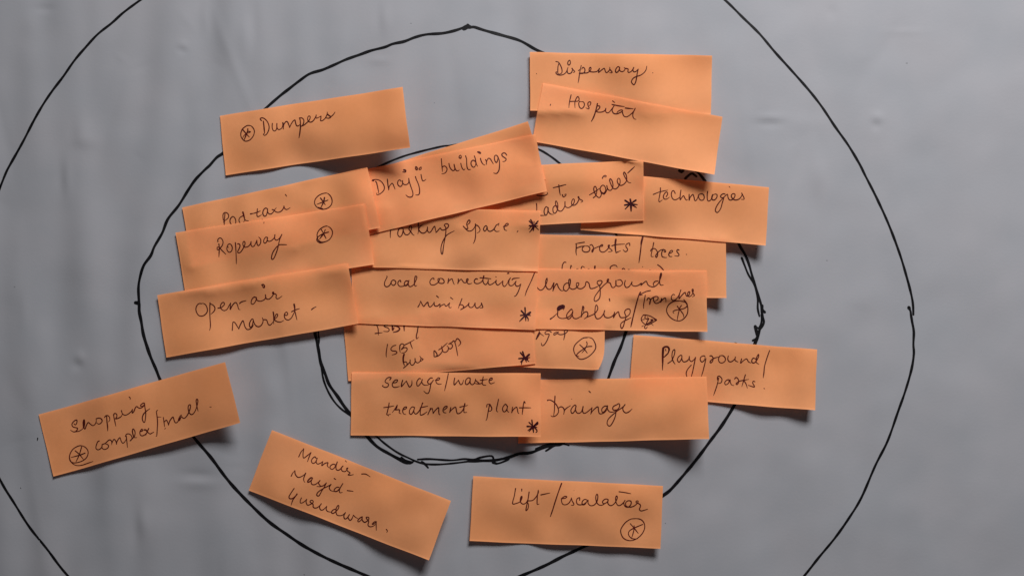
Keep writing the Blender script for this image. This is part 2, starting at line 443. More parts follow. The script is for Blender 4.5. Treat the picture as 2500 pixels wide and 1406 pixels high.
def sticky_note(key, quad, ctrl, label, words, seed, bumps=(), warp=None):
    """quad: outline corners TL TR BR BL; ctrl: lift of the sheet, 3 rows x 5 columns; words: list of ink parts"""
    global TOP
    rng = np.random.RandomState(seed)
    U, V = np.meshgrid(KU, KV)
    Pq = bil(quad, U, V)
    px, py = Pq[..., 0], Pq[..., 1]
    z = cubic_grid(ctrl, U, V)*LIFT
    # soft individual waviness of each sheet
    for _ in range(16):
        l = rng.uniform(90, 330); a = rng.uniform(0, 3.14)
        z = z + WAVE*0.0026*l*rng.uniform(.3, 1)*np.sin(2*math.pi/l*(math.cos(a)*U*455+math.sin(a)*V*150)+rng.uniform(0, 6.28))*(0.35+0.65*np.clip(U*3, 0, 1))
    # the loose right end curls up, the left rim is not quite stuck down
    z = z + CURL*rng.uniform(.7, 1.2)*np.clip((U-0.80)/0.20, 0, 1)**1.8
    z = z + rng.uniform(1.0, 2.4)*np.exp(-U*455/20.0)
    for _ in range(5):                 # finger dents
        du, dv = rng.uniform(.05, .95), rng.uniform(.1, .95)
        rr_ = rng.uniform(9, 20); an = rng.uniform(0, 3.1)
        xx = (U-du)*455; yy = (V-dv)*148
        aa = (xx*math.cos(an)+yy*math.sin(an))/rr_; bb = (-xx*math.sin(an)+yy*math.cos(an))/(rr_*2.4)
        z = z + rng.choice([-1, 1])*rng.uniform(.3, .75)*np.exp(-aa*aa-bb*bb)
    for bu, bv, ru, rv, h in bumps:
        z = z + h*np.exp(-((U-bu)/ru)**2-((V-bv)/rv)**2)
    z = z + 5.0*(0.2+0.7*np.clip(U*3, 0, 1))
    z = 1.6*np.log1p(np.exp(z/1.6))-0.6
    z = np.maximum(z, 0)
    z = z + 1.1*np.exp(-(1-V)*148/2.6) + 0.5*np.exp(-U*455/2.6)    # the cut edge turns up a hair
    base = paper_z(px, py)*0.75
    z = z + base
    D = np.maximum(sample_max(px, py)+GAP-z, 0)
    E = D.copy()
    for _ in range(70):
        Q = np.pad(E, 1, mode='edge')
        A = (Q[:-2, 1:-1]+Q[2:, 1:-1]+Q[1:-1, :-2]+Q[1:-1, 2:]+4*E)/8
        E = np.maximum(D, A*0.995)
    z = z+E
    z = z + 1.0*(1-np.exp(-V*148/3.2)) + 0.7*(1-np.exp(-(1-U)*455/3.2))   # cut edges roll over a little
    # a slightly hand-cut outline: the edge is not a ruled line
    wob = lambda t, s: 0.35*np.sin(t*9+s)+0.25*np.sin(t*23+s*2)
    ex = px.copy(); ey = py.copy()
    s0 = rng.uniform(0, 6.28)
    ey = ey + wob(U, s0)*((V-0.5)*2)**8
    ex = ex + wob(V*0.4, s0+2)*((U-0.5)*2)**12
    if warp: ex, ey = warp(U, V, ex, ey)
    top = world(ex, ey, z+THK); bot = world(ex, ey, z)
    m = NU+1; n = NV+1
    verts = np.concatenate([top.reshape(-1, 3), bot.reshape(-1, 3)])
    K2 = len(verts)
    idx = np.arange(m*n).reshape(n, m)
    F = np.stack([idx[:-1, :-1], idx[1:, :-1], idx[1:, 1:], idx[:-1, 1:]], -1).reshape(-1, 4).tolist()
    K = m*n
    F += [(a+K, d+K, c+K, b+K) for a, b, c, d in F]
    ring = list(idx[0, :])+list(idx[1:, -1])+list(idx[-1, -2::-1])+list(idx[-2:0:-1, 0])
    nf = len(F)
    for i in range(len(ring)):
        a = int(ring[i]); b = int(ring[(i+1) % len(ring)])
        F.append((K2+i, K2+(i+1) % len(ring), K2+len(ring)+(i+1) % len(ring), K2+len(ring)+i))
    rr = np.array(ring)
    verts = np.concatenate([verts, verts[rr], verts[rr+K]])
    cx = np.mean([q[0] for q in quad]); cy = np.mean([q[1] for q in quad])
    org = ((cx-PW/2)*S, (PH/2-cy)*S, 0.0)
    o = link_mesh('sticky_note', verts, F, M_NOTE, None, org)
    fl = [True]*nf+[False]*(len(F)-nf)
    o.data.polygons.foreach_set('use_smooth', fl)
    o['label'] = label; o['category'] = 'sticky note'; o['group'] = 'orange sticky notes on the chart paper'
    # top surface of this note for the pen strokes, and the raised relief for the next sheets
    ztop = z+THK
    def zf(x, y):
        uu, vv = inv_bil(quad, np.asarray(x, float), np.asarray(y, float))
        a = np.interp(np.clip(uu, 0, 1), KU, np.arange(NU+1)); b = np.interp(np.clip(vv, 0, 1), KV, np.arange(NV+1))
        i = np.minimum(a.astype(int), NU-1); j = np.minimum(b.astype(int), NV-1)
        f = a-i; g = b-j
        return (ztop[j, i]*(1-f)*(1-g)+ztop[j, i+1]*f*(1-g)+ztop[j+1, i+1]*f*g+ztop[j+1, i]*(1-f)*g)
    x0, x1 = min(q[0] for q in quad)-6, max(q[0] for q in quad)+6
    y0, y1 = min(q[1] for q in quad)-6, max(q[1] for q in quad)+6
    jj = np.where((hx >= x0) & (hx <= x1))[0]; ii = np.where((hy >= y0) & (hy <= y1))[0]
    sx, sy = np.meshgrid(hx[jj], hy[ii])
    uu, vv = inv_bil(quad, sx, sy)
    ins = (uu > -0.008) & (uu < 1.008) & (vv > -0.02) & (vv < 1.02)
    sub = TOP[np.ix_(ii, jj)]
    sub = np.where(ins, np.maximum(sub, zf(sx, sy)), sub)
    TOP[np.ix_(ii, jj)] = sub
    for k, wd in enumerate(words):
        nm, lab, (ox, oy, sc), txt = wd[:4]
        width = wd[4] if len(wd) > 4 else 2.65
        mat = M_THICK if nm in ('asterisk', 'ink_blot') else M_PEN
        w_o = ink_object(nm, parse(txt, ox, oy, sc), width, zf, mat, o, org, lift=0.28, step=1.6, seed=seed*31+k)
        if lab: w_o['label'] = lab
    return o
WAVE = 4.7
HW = 'handwritten_word'
def word(t): return 'the word %s in thin brown-black pen' % t

def rect(tl, tr, br, bl): return [tl, tr, br, bl]

sticky_note('forests', rect((1313, 572), (1772, 583), (1774, 727), (1312, 722)),
 [[0, 1, 2, 5, 9], [0, 1, 3, 7, 13], [0, 2, 5, 11, 18]],
 'orange sticky note reading Forests / trees, second line cut off by the cabling note', [
 (HW, word('Forests'), (1360, 570, 7.353),
  '490,158 400,172 330,185; 345,190 345,260 340,330 350,390; 350,262 430,235 490,225; 490,225 455,260 460,310 510,335 570,320 590,270 560,230 500,225; 590,215 620,200 650,240 655,290 635,335 625,320 640,285 700,255 760,230 810,230 820,205 795,205 765,250 775,315 830,335 890,300 935,240 940,210 920,215 925,250 990,310 920,332; w4.4 1055,110 1045,200 1050,300 1060,345; 1060,345 1140,310; 985,222 1060,200 1215,190; 1305,215 1300,175 1250,190 1235,230 1265,280 1255,315 1220,325 1185,290'),
 ('slash', None, (1360, 570, 7.353), 'w4.6 1540,60 1515,160 1508,230; w3.2 1508,230 1500,300 1485,420 1470,525'),
 (HW, word('trees'), (1360, 570, 7.353),
  '1735,165 1715,270 1690,380 1695,415 1730,415; 1680,315 1700,280 1760,275 1800,330 1805,390 1785,430 1770,400 1830,320 1890,290 1940,300 1950,330 1920,330 1935,290; 1910,285 1880,340 1885,410 1930,430 1970,430; 2010,360 2060,340 2075,310 2040,310 2005,370 2020,410 2065,415; 2190,300 2165,290 2150,320 2190,380 2170,405 2110,400; w3.2 2320,374 2328,378'),
 ('handwritten_line', 'tops of a second line of writing, cut off by the note below', (1360, 570, 7.353),
  '160,520 130,515 100,560 90,630 88,690; 240,690 240,640 250,570 265,595; 340,650 360,633 385,640; 430,640 450,590 495,610; 545,645 565,632 585,640; w4.6 680,590 675,660; 955,670 955,640 960,600 1010,570 1060,575 1080,605; 1165,650 1190,625 1220,650 1220,690; 1260,670 1285,645 1305,655; w2.6 1535,596 1538,600; 1640,680 1660,657 1690,660; 1805,560 1860,600 1920,670 1930,700'),
 ], 1)

sticky_note('technologies', rect((1428, 418), (1877, 457), (1870, 599), (1418, 562)),
 [[1, 2, 6, 10, 15], [1, 3, 8, 12, 18], [2, 6, 11, 14, 20]],
 'orange sticky note reading technologies, its left end under the Ladies toilet note', [
 (HW, word('technologies'), (1580, 445, 10),
  '325,140 320,240 300,350 285,440 300,480 370,435; 150,300 300,240 500,195; 465,355 500,290 480,240 430,270 395,350 420,410 480,410 545,365; 685,275 650,210 605,230 590,310 620,400 680,430 750,405 800,360; 825,195 810,300 805,430 850,370 890,330 920,390 960,440 985,425; 1025,300 1025,445 1050,370 1115,300 1145,370 1160,440 1190,450 1230,390 1260,310 1310,285 1370,300 1395,370 1370,430 1310,440 1265,390 1255,300; 1475,225 1465,340 1475,440 1510,460 1570,410 1610,300; 1600,300 1575,370 1600,430 1650,430 1700,370 1705,305 1660,290 1610,310; 1900,290 1850,285 1795,330 1800,365 1850,380 1910,330 1960,295 1975,370 2010,430 2070,430 2130,370 2145,300 2100,280 2055,320 2070,380 2130,430 2200,430 2270,390 2320,300 2310,260; 2310,270 2370,405 2300,420; 1870,380 1860,420 1830,520 1800,630 1750,710 1705,740 1665,690 1690,600 1760,490 1860,380; w2.2 2000,105 2025,130'),
 ], 2)

sticky_note('dispensary', rect((1293, 128), (1738, 136), (1736, 279), (1295, 271)),
 [[4, 1, 3, 9, 12], [6, 2, 4, 8, 11], [9, 3, 4, 6, 9]],
 'orange sticky note reading Dispensary, the highest on the sheet', [
 (HW, word('Dispensary'), (1340, 140, 9.615),
  '165,105 235,130 215,220 210,330 215,400; 235,130 285,220 310,310 300,375 250,400 215,385; 200,355 170,350 170,385 210,415 270,425 350,405 410,350 430,300 450,240; 430,300 440,370 480,390 530,365 555,300 555,260; 540,265 570,300 610,345 570,365; 490,75 450,110 445,160 470,190 500,160 505,110 490,75; 760,200 735,310 715,430 700,540 685,605; 695,320 740,280; 775,280 800,240 840,270 845,330 810,380 740,395; 715,380 820,375 900,370 960,330 990,280 980,240 955,255 945,310 970,340 1040,350 1120,340 1165,300 1190,260 1165,360 1230,310 1300,265 1325,330 1350,365 1395,340 1430,290 1430,240; 1430,285 1485,350 1480,370 1425,365; 1660,240 1620,225 1575,280 1565,340 1595,360 1640,320 1665,245 1660,300 1690,335 1740,340 1780,300 1790,265 1765,245; 1790,265 1860,280 1855,340 1885,360 1940,330 1980,270 1995,235 1975,300 1995,345 2040,340 2085,300 2100,280 2075,380 2060,480 2040,580 2010,640 1990,650 1945,600 1945,550 1990,490 2060,455 2150,425 2230,370 2280,300 2300,210; w3.4 2440,366 2442,375'),
 ('ink_dot', None, (1260, 100, 4.135), 'w3 206,331 208,336'),
 ], 3)

sticky_note('hospital', rect((1326, 203), (1764, 286), (1744, 427), (1299, 345)),
 [[1, 3, 9, 18, 30], [1, 4, 11, 22, 34], [1, 5, 13, 26, 40]],
 'tilted orange sticky note reading Hospital, lying over the lower edge of the Dispensary note', [
 (HW, word('Hospital'), (1330, 220, 10.417),
  '670,130 640,250 620,370 615,455; 655,295 770,290 830,290 870,260 870,210 840,170 800,220 770,300 765,380 770,460; 890,290 865,340 880,430 930,475 985,440 1010,370 985,310 940,300 890,300; 1145,400 1170,350 1165,310 1120,310 1095,350 1110,420 1130,460 1110,485 1045,455; w3.2 1340,350 1310,480 1270,620 1225,730 1185,800; 1345,410 1390,410 1400,450 1350,510 1305,540 1350,565 1440,565 1510,540 1545,500 1555,460 1545,530 1570,575 1620,580 1680,520 1730,450 1765,395; 1765,395 1720,490 1720,550 1760,600 1830,610 1900,585 1970,545 1975,515 1920,515 1850,560 1830,610; 1970,545 1990,620 2020,670 2080,685 2150,650 2220,590 2270,530 2300,470; 2300,470 2250,580 2240,660 2270,730 2325,750; 1710,370 1800,390 1910,410 2025,425; 2050,460 2140,470 2250,480; w3.2 1725,280 1780,320'),
 ('ink_dot', None, (1330, 220, 10.417), 'w3 150,365 135,400'),
 ], 4)

sticky_note('ladies', rect((1121, 411), (1570, 392), (1573, 538), (1124, 557)),
 [[0, 3, 7, 7, 3], [0, 4, 11, 10, 3], [0, 8, 17, 14, 3]],
 'orange sticky note reading Ladies toilet in slanting writing with a star, left part covered', [
 (HW, word('To'), (1300, 400, 9.259), '470,542 590,515 760,470; 595,475 605,560 615,640 630,710; 675,700 700,750 750,720 760,685 720,700; 100,712 150,722 240,722 310,704 345,672 332,650'),
 (HW, word('Ladies'), (1300, 400, 9.259),
  '90,900 97,980 97,1100 100,1160; 100,1165 190,1168 300,1168; 350,1000 310,970 270,1030 265,1110 300,1165 340,1110 355,985 360,1080 410,1135 475,1145; 560,960 510,950 465,1000 470,1090 510,1120 555,1060 575,960 560,880 530,840 520,900 550,990 590,1060 650,1070 700,1020 735,940 735,860; 735,860 735,930 760,980 820,990 890,945 940,880 945,810 915,800 885,860 890,925 940,940 1000,900 1040,830 1055,780 1040,740 1030,760 1070,800 1135,840 1095,875'),
 (HW, word('toilet'), (1300, 400, 9.259),
  '1290,705 1400,640 1520,555; 1375,770 1430,720 1455,620 1440,540 1410,510 1385,560 1400,640 1450,730 1510,765 1550,720 1555,660 1530,590 1540,530 1590,485 1640,520 1655,600 1610,665 1560,640 1530,580; 1580,670 1620,685 1660,640 1690,560 1680,495; 1680,495 1700,570 1750,605 1800,570 1820,490 1800,390 1760,340 1745,380 1780,480 1820,550 1880,570 1940,520 1980,430 1975,350 1940,330 1915,390 1950,470 2010,490 2080,450 2130,370 2120,260 2075,190 2060,230 2110,340 2170,420 2225,430; 2155,210 2240,130 2310,65; 1580,330 1600,290 1640,265 1670,280 1650,305 1625,290'),
 ('asterisk', None, (1300, 400, 9.259), '2210,805 2225,900 2230,1070; w5.2 2335,825 2220,900; 2220,900 2095,1025; 2095,830 2220,910 2350,990; 2085,935 2220,915 2370,925; w5 2225,920 2230,1070; w6 2215,905 2225,910', 4.2),
 ], 5)

sticky_note('back', rect((858, 432), (1289, 297), (1332, 438), (902, 573)),
 [[0, 3, 9, 13, 16], [0, 1, 4, 5, 5], [1, 2, 4, 5, 4]],
 'blank orange sticky note with only its upper edge showing behind the Dhajji buildings note', [], 6)

sticky_note('nagar', rect((1026, 741), (1478, 758), (1474, 904), (1020, 885)),
 [[1, 2, 4, 6, 6], [1, 2, 5, 7, 10], [1, 5, 11, 15, 15]],
 'orange sticky note with curled corner, circled star and the end of one word', [
 ('handwritten_line', 'end of a word, the rest hidden under the other notes', (1250, 795, 11.364),
  'w5.2 760,200 715,290 670,375; 755,155 780,210 880,285; 1090,180 1040,145 960,150 915,195 940,235 1030,235 1000,340 950,450 880,540 830,545 812,480; 1290,180 1220,185 1160,220 1175,260 1255,215 1330,245 1440,230 1530,170 1530,125 1470,130 1450,170 1470,220 1455,300 1435,390'),
 ('circled_asterisk', None, (1250, 795, 11.364),
  '2090,325 1980,340 1860,420 1750,530 1710,650 1740,770 1800,860 1890,925 2000,915 2130,850 2250,740 2320,620 2310,500 2240,370 2150,325 2080,325; 1880,525 2000,640 2090,760; 2070,445 2085,510 2050,600 2000,680 1940,750; 2215,570 2120,575 2040,600 1960,660 1840,750 1790,830 1860,850'),
 ], 7, bumps=[(1.0, 1.0, .06, .22, 10), (.72, .85, .05, .3, 3)],
 warp=lambda U, V, x, y: (x-13*np.clip((V-.62)/.38, 0, 1)**2.2*np.clip((U-.9)/.1, 0, 1)**1.5, y-2.5*np.clip((U-.93)/.07, 0, 1)**2*np.clip((V-.7)/.3, 0, 1)))

sticky_note('isbt', rect((838, 784), (1296, 741), (1308, 887), (851, 930)),
 [[0, 0, 1, 2, 3], [0, 0, 1, 3, 4], [0, 0, 2, 6, 6]],
 'orange sticky note reading ISBT bus stop with a star, above the sewage note', [
 (HW, word('ISBT, upper line,'), (900, 785, 10.417),
  '140,88 260,86; 205,90 240,180 250,340; 165,300 250,290 350,278; 480,90 400,95 410,130 490,160 525,210 490,250 380,245; w4 595,60 605,150 615,220 650,150; w3.6 640,100 740,130 790,180 740,240 625,272; w4 900,60 900,120 905,230; 1265,60 1240,250 1215,350 1220,435 1270,395'),
 (HW, word('ISBT'), (900, 785, 10.417),
  '480,575 460,700 445,820 450,895; 690,598 620,620 565,690 600,740 690,750 720,785 680,820 595,845; 795,600 790,700 805,780; 795,610 830,565 880,570 895,620 830,710 900,660 970,670 975,720 920,780 840,798; 900,600 1020,540 1160,460; 1055,520 1085,610 1115,685'),
 (HW, word('bus'), (900, 785, 10.417),
  'w4 900,830 880,920 885,1030 910,1115; 900,1030 950,1020 980,1070 950,1130 890,1175; 890,1175 980,1100 1050,1020 1055,970; 1055,970 1060,1060 1100,1105 1150,1080 1185,1000 1180,935; 1180,935 1190,1010 1250,1045 1310,1000 1330,920 1300,875; 1330,930 1385,955 1320,1010'),
 (HW, word('stop'), (900, 785, 10.417),
  '1665,880 1665,740 1720,790 1740,860 1680,895 1655,870; 1700,890 1780,860 1850,790 1880,720 1850,615; 1860,650 1880,740 1940,780 2010,740 2030,660 1990,610; 1785,715 1890,640 2000,540; 2030,670 2080,690 2130,640 2120,580 2060,560; 2040,565 2110,530 2170,485 2210,580 2240,720 2265,865; 2210,500 2250,430 2310,470 2340,550 2280,620'),
 ('asterisk', None, (1250, 795, 11.364), '295,720 360,890 470,990; 235,745 350,900 400,1000; w5 475,800 350,900; 350,900 235,1000; 190,910 350,895 495,880; 350,900 280,980 262,1070; w6 340,895 440,925', 3.9),
 ], 8)

sticky_note('underground', rect((1276, 655), (1725, 661), (1727, 810), (1277, 802)),
 [[0, 1, 3, 4, 3], [0, 1, 4, 5, 4], [1, 5, 9, 9, 7]],
 'orange sticky note reading underground cabling / Trenches with one ink-blotted letter', [
 (HW, word('underground'), (1305, 660, 7.692),
  '40,300 65,340 110,372 160,350 200,290 235,210 235,145 210,200 215,300 260,355 310,340 345,270 365,230 355,300 345,385; 345,385 380,300 420,250 450,320 500,378 560,375; 640,240 600,240 555,280 545,350 590,388 640,340 670,240 670,170 645,180 645,280 665,330 720,355 780,330 830,270 825,235 790,240 790,300 830,340 890,340 950,290 970,215 1020,240 1045,330 1090,340 1160,315 1220,280; 1220,280 1180,250 1185,205 1240,190 1270,215 1240,270 1225,290 1235,400 1220,520 1150,580 1120,550 1140,480 1220,370 1300,280 1370,220 1395,170 1375,165 1365,215 1420,240 1450,310 1490,320 1530,270 1530,190; 1530,190 1530,270 1580,300 1640,270 1650,220 1610,175 1555,185; 1705,190 1690,260 1720,320 1780,300 1830,215; 1830,215 1830,270 1880,295 1950,280 2010,240 2000,285; 2000,280 2050,235 2100,205 2130,270 2190,305 2250,305 2320,250 2365,150 2385,80 2375,50 2355,120 2350,230 2370,275 2420,275; 2320,200 2260,210 2230,260 2250,300'),
 ('ink_blot', None, (1335, 735, 11.364), 'w6 440,130 350,160 310,210 320,240 400,190 470,150; w5 470,135 470,175 400,205 340,250'),
 (HW, word('cabling, its first letter blotted,'), (1335, 735, 11.364),
  'w4 100,495 180,440; 180,440 280,345; w4 300,230 305,290; 305,290 300,400 350,460 440,480 550,460 640,410 700,330; 470,150 485,190 460,240; 700,240 680,220 620,280 555,370 560,460 600,495 660,460 705,370 725,280 700,235; 710,300 710,400 750,470 820,485 900,450 960,400; 1030,180 1000,140 985,230 965,330 955,430; w3.6 955,430 970,370; 955,430 990,360 1060,300 1120,300 1140,370 1110,440 1040,490; 1030,180 1010,300; 1120,440 1220,400 1320,350 1390,270 1415,190 1380,105 1350,150 1335,300 1340,400 1380,480 1440,485 1500,450 1570,360 1605,260; 1605,260 1585,350 1610,430 1680,460 1770,445 1840,390 1880,310; 1880,310 1850,460 1900,370 1985,295 2010,380 2050,450 2130,455 2220,430 2300,350 2315,260 2280,215 2200,235 2160,300 2180,380 2200,430 2160,560 2130,680 2080,760 2050,700 2060,620 2130,560 2230,510 2340,455; @1305,660,7.692; w4 1405,535 1415,575'),
 ('slash', None, (1530, 695, 12.78), 'w3.4 430,235 380,330 300,600 220,920 170,1130 130,1315; 740,182 600,215 400,320 490,320'),
 (HW, word('Trenches'), (1530, 695, 12.78),
  '580,330 550,500 530,620 530,740; 635,480 660,420 710,420 740,480 735,560 715,615 720,540 760,450 840,390 920,365 980,390 970,450 890,515; 840,400 840,480 880,560 940,580 1020,545 1090,480 1090,425; 1090,425 1060,545 1120,460 1200,410 1225,460 1225,540; 1495,315 1450,300 1400,360 1400,450 1460,490 1540,450 1610,360 1660,250 1690,160; 1690,160 1650,300 1635,430 1720,330 1820,240 1850,320 1890,360 1950,310 1970,240 1950,215 1905,260 1905,340 1950,370 2020,330 2070,240 2080,160 2055,135 2040,170 2070,260 2115,335 2050,375'),
 ('circled_asterisk', None, (1530, 695, 12.78),
  '1640,500 1500,510 1370,570 1280,670 1245,800 1290,930 1390,1040 1520,1110 1660,1125 1780,1060 1880,930 1910,780 1890,640 1830,550 1730,515 1620,500; 1785,465 1860,560 1890,640 1840,710 1740,755 1600,775 1480,810 1445,850 1470,885; 1710,645 1665,710 1640,790 1600,960 1575,1110; 1580,670 1680,800 1770,930 1780,1010'),
 ('crossed_out_scribble', None, (1530, 695, 12.78),
  '520,945 600,945 740,980 860,1050 930,1100 830,1160 700,1240 620,1250 540,1210 470,1130 455,1060 490,980 530,940; 550,1080 500,1085 460,1110; 580,980 570,1040 640,1070 690,1060 640,1010; 690,1060 640,1150 600,1240 555,1320 590,1370 630,1340 640,1300; w4 760,1090 820,1100 700,1190 610,1235; w4 930,1100 860,1080; w2 475,1300 540,1265; w2 780,1220 830,1270'),
 ], 9, bumps=[(.14, .55, .05, .10, 1.6), (.10, .62, .05, .08, -1.4), (.56, .0, .10, .22, -2.0)])

sticky_note('local', rect((858, 651), (1313, 664), (1308, 805), (861, 789)),
 [[0, 0, 1, 2, 2], [0, 1, 4, 6, 4], [0, 4, 10, 14, 11]],
 'orange sticky note reading local connectivity / mini bus with a star', [
 (HW, word('local'), (930, 660, 13.158),
  'w3.6 190,180 200,210; 200,210 160,290 120,380 120,480 170,525 240,510 300,450 340,350 400,310 460,340 480,400 440,465 390,480 340,440 340,380; 640,375 625,320 590,330 550,380 550,450 600,510 680,515 760,490 840,450 880,370 830,335 780,360 750,430 770,490 820,490 870,440 900,320; 900,320 880,440 920,520 1000,500 1070,430 1130,310 1155,220 1130,185 1100,200 1080,330 1080,450 1105,510 1155,480'),
 (HW, word('connectivity'), (1110, 660, 10.043),
  '@930,660,13.158; 1705,290 1690,250 1630,270 1575,350 1590,440 1660,470 1750,450 1850,370 1885,280 1840,265 1835,330 1870,400 1950,420 2020,400 2030,340 1990,280 1920,255 1850,270; 2175,265 2160,330 2150,410; 2150,410 2180,340 2280,270 2310,340 2340,430 2365,450; @1110,660,10.043; 90,210 90,270 75,325 110,260 160,215 190,250 230,300 290,290 330,230 320,205 290,225 300,290 350,335 420,315; 560,215 520,205 480,260 500,310 560,325 630,300 690,240 715,140; w3.6 715,140 690,230; 690,230 710,310 760,350 800,310 825,240; 825,240 820,300 850,350 910,340 980,290 1020,245; 1020,245 1010,300 1040,355 1080,350 1130,310 1180,260; 1180,260 1180,350 1220,395 1270,350 1320,260; w3.8 1320,260 1370,180; 1330,260 1330,340 1370,375 1430,360 1490,280 1505,265; 1505,265 1485,330 1510,380 1560,385 1620,335; 1620,335 1590,440 1550,540 1500,620 1460,635; 620,180 740,190 890,205; 1005,155 1025,165; w3.6 1295,75 1330,60 1330,85; 1410,230 1440,200 1590,185'),
 ('slash', None, (1110, 660, 10.043), '1955,70 1890,230 1820,380 1765,500 1725,625'),
 (HW, word('mini'), (930, 660, 13.158),
  '1190,1175 1240,1090 1275,990; 1275,990 1300,1040 1370,1155 1430,1090 1505,1020 1525,1110 1565,1175 1620,1150 1680,1080 1710,1025; 1710,1025 1715,1110 1750,1145 1820,1140 1900,1080 1885,1185; 1885,1185 1940,1130 2040,1085 2070,1140 2110,1145 2160,1090 2205,1045; 2205,1045 2185,1120 2190,1180 2220,1200 2265,1185; w3.4 1790,820 1855,875; w3.4 2240,870 2315,930'),
 (HW, word('bus'), (1110, 660, 10.043),
  '180,690 150,770 110,870 90,925; 110,850 170,840 220,880 200,930 150,960; 150,960 240,910 310,860 350,800; 350,800 345,870 390,910 450,890 500,800; 500,800 505,880 550,925 610,890 650,840 665,800; 655,800 685,880 690,910 620,920'),
 ('asterisk', None, (1110, 660, 10.043), 'w4 1725,915 1735,1090; 1735,1090 1745,1235; 1635,990 1735,1100 1800,1180 1800,1240; w5 1855,1030 1740,1095; 1740,1095 1590,1250; 1615,1105 1735,1090 1860,1105; 1840,1060 1740,1100', 4.0),
 ], 10, bumps=[(.42, 1.0, .06, .22, 3.5)])

sticky_note('parking', rect((868, 504), (1320, 515), (1314, 663), (872, 652)),
 [[0, 1, 2, 3, 3], [0, 1, 3, 3, 2], [1, 2, 4, 4, 2]],
 'orange sticky note reading Parking space with a star, under the Dhajji buildings note', [
 (HW, word('Parking'), (940, 520, 12.78),
  '185,400 175,520 165,650 165,775; 185,400 260,400 300,440 260,490 180,510; 560,480 510,470 440,500 400,600 405,690 460,745 520,700 555,600 565,480; 565,480 575,570 620,660 680,685 740,660 790,590 825,500 820,420 780,400 760,440 750,520 790,560 840,640 880,685 910,695; 1035,260 1040,420 1045,560 1025,655; 1165,375 1100,420 1055,500 1090,580 1150,625 1220,625 1290,570 1325,440; 1325,440 1330,560 1380,610 1440,570 1500,470 1550,415 1570,500 1590,605; 1590,605 1650,550 1720,470 1760,520 1820,535 1900,500 1970,440 1980,370 1930,335 1870,350 1850,390 1890,440 1900,560 1880,750 1850,900 1820,1080 1800,1250 1785,1285 1755,1250 1745,1100 1780,950 1850,800 1930,690 2040,620 2160,560'),
 (HW, word('space'), (1120, 530, 11.905),
  '130,265 200,340 260,395 320,410 390,385 440,330 475,260; 195,335 260,340 260,300 235,230 240,170 290,90 325,110 315,170 240,235; 485,200 485,330 490,480 480,620 450,720 420,770; 490,260 520,235 580,280 620,360 600,420 540,465; 830,300 800,250 750,280 720,350 750,410 800,370 825,280 840,370 890,415 960,400 1030,340 1090,240 1160,205 1160,255; 1030,340 1050,390 1100,420 1180,410; 1170,185 1130,220; 1300,275 1380,260 1440,220 1430,190 1390,190 1330,260 1320,330 1350,380 1400,390; w3.2 1720,400 1695,440'),
 ('asterisk', None, (1120, 530, 11.905), '2050,120 2180,240 2320,370; 2090,80 2150,170 2180,250; 2190,130 2190,170; 2305,120 2200,220 2100,280 2040,350; 2280,190 2200,240; 2050,250 2180,250 2300,265; 2180,250 2110,380 2055,440; w4.6 2180,250 2175,330 2165,395; w7 2175,245 2200,255', 3.4),
 ], 11)

sticky_note('dhajji', rect((868, 419), (1307, 328), (1335, 467), (900, 573)),
 [[0, 1, 4, 7, 7], [1, 4, 8, 11, 10], [1, 6, 11, 16, 16]],
 'tilted orange sticky note reading Dhajji buildings, topmost at the head of the cluster', [
 (HW, word('Dhajji'), (900, 400, 15.625),
  '190,655 135,640 180,615 300,605 400,630 500,700 570,800 600,900 585,1000 520,1080 430,1150 330,1190 305,1150 325,1110; 265,675 300,720 340,880 370,1020 385,1130; 715,590 730,750 750,900 765,990; 765,990 785,880 840,790 900,745 940,800 980,900 1010,975; 1240,670 1190,620 1130,650 1105,740 1130,820 1200,870 1260,840 1290,760 1290,650; 1290,650 1300,730 1350,790 1420,800 1490,770 1530,700 1530,560; 1530,560 1550,680 1600,840 1660,1010 1690,1130 1670,1240 1600,1275 1510,1265 1420,1190; 1785,490 1820,600 1890,760 1935,920 1945,1060 1925,1160 1860,1195 1795,1185; 2000,415 2015,500 2040,610 2075,655 2130,640 2185,595; w4 1345,240 1400,250 1410,300 1370,320 1305,315; w3.6 1800,120 1850,160 1850,230 1810,220 1780,180 1800,120; 2000,130 1940,170 1920,210 1970,225 2010,190 2000,130'),
 (HW, word('buildings'), (1060, 360, 13.158),
  '230,365 240,500 255,650 265,780; 270,625 330,600 390,640 415,700 390,780 330,835 245,850; 475,520 500,630 550,710 610,750 655,720 660,640 640,550; 640,550 665,660 700,730 750,760 810,730; 855,515 880,620 920,700 960,725 990,695; 1010,275 1040,380 1045,520 1060,650 1100,715 1170,710; 1325,460 1250,415 1190,470 1190,560 1240,630 1290,635 1325,580 1335,500; 1290,275 1320,360 1340,480 1360,550 1395,610; 1485,355 1510,440 1560,530 1630,575; 1650,395 1680,460 1675,545; 1675,545 1690,440 1740,355 1800,370 1840,430 1900,530; 2060,330 2010,260 1950,270 1935,350 1955,440 2000,490 2035,430 2050,320; 2050,320 2090,420 2100,560 2085,720 2030,820 1970,840 1910,820; 2330,250 2290,195 2230,180 2175,220 2190,280 2260,330 2310,370 2300,420 2250,455 2200,455; 840,255 800,300 810,345 850,355 875,320 870,280 840,255; 835,330 845,320; w3.6 1400,150 1460,155 1490,180 1480,200 1420,175'),
 ], 12)

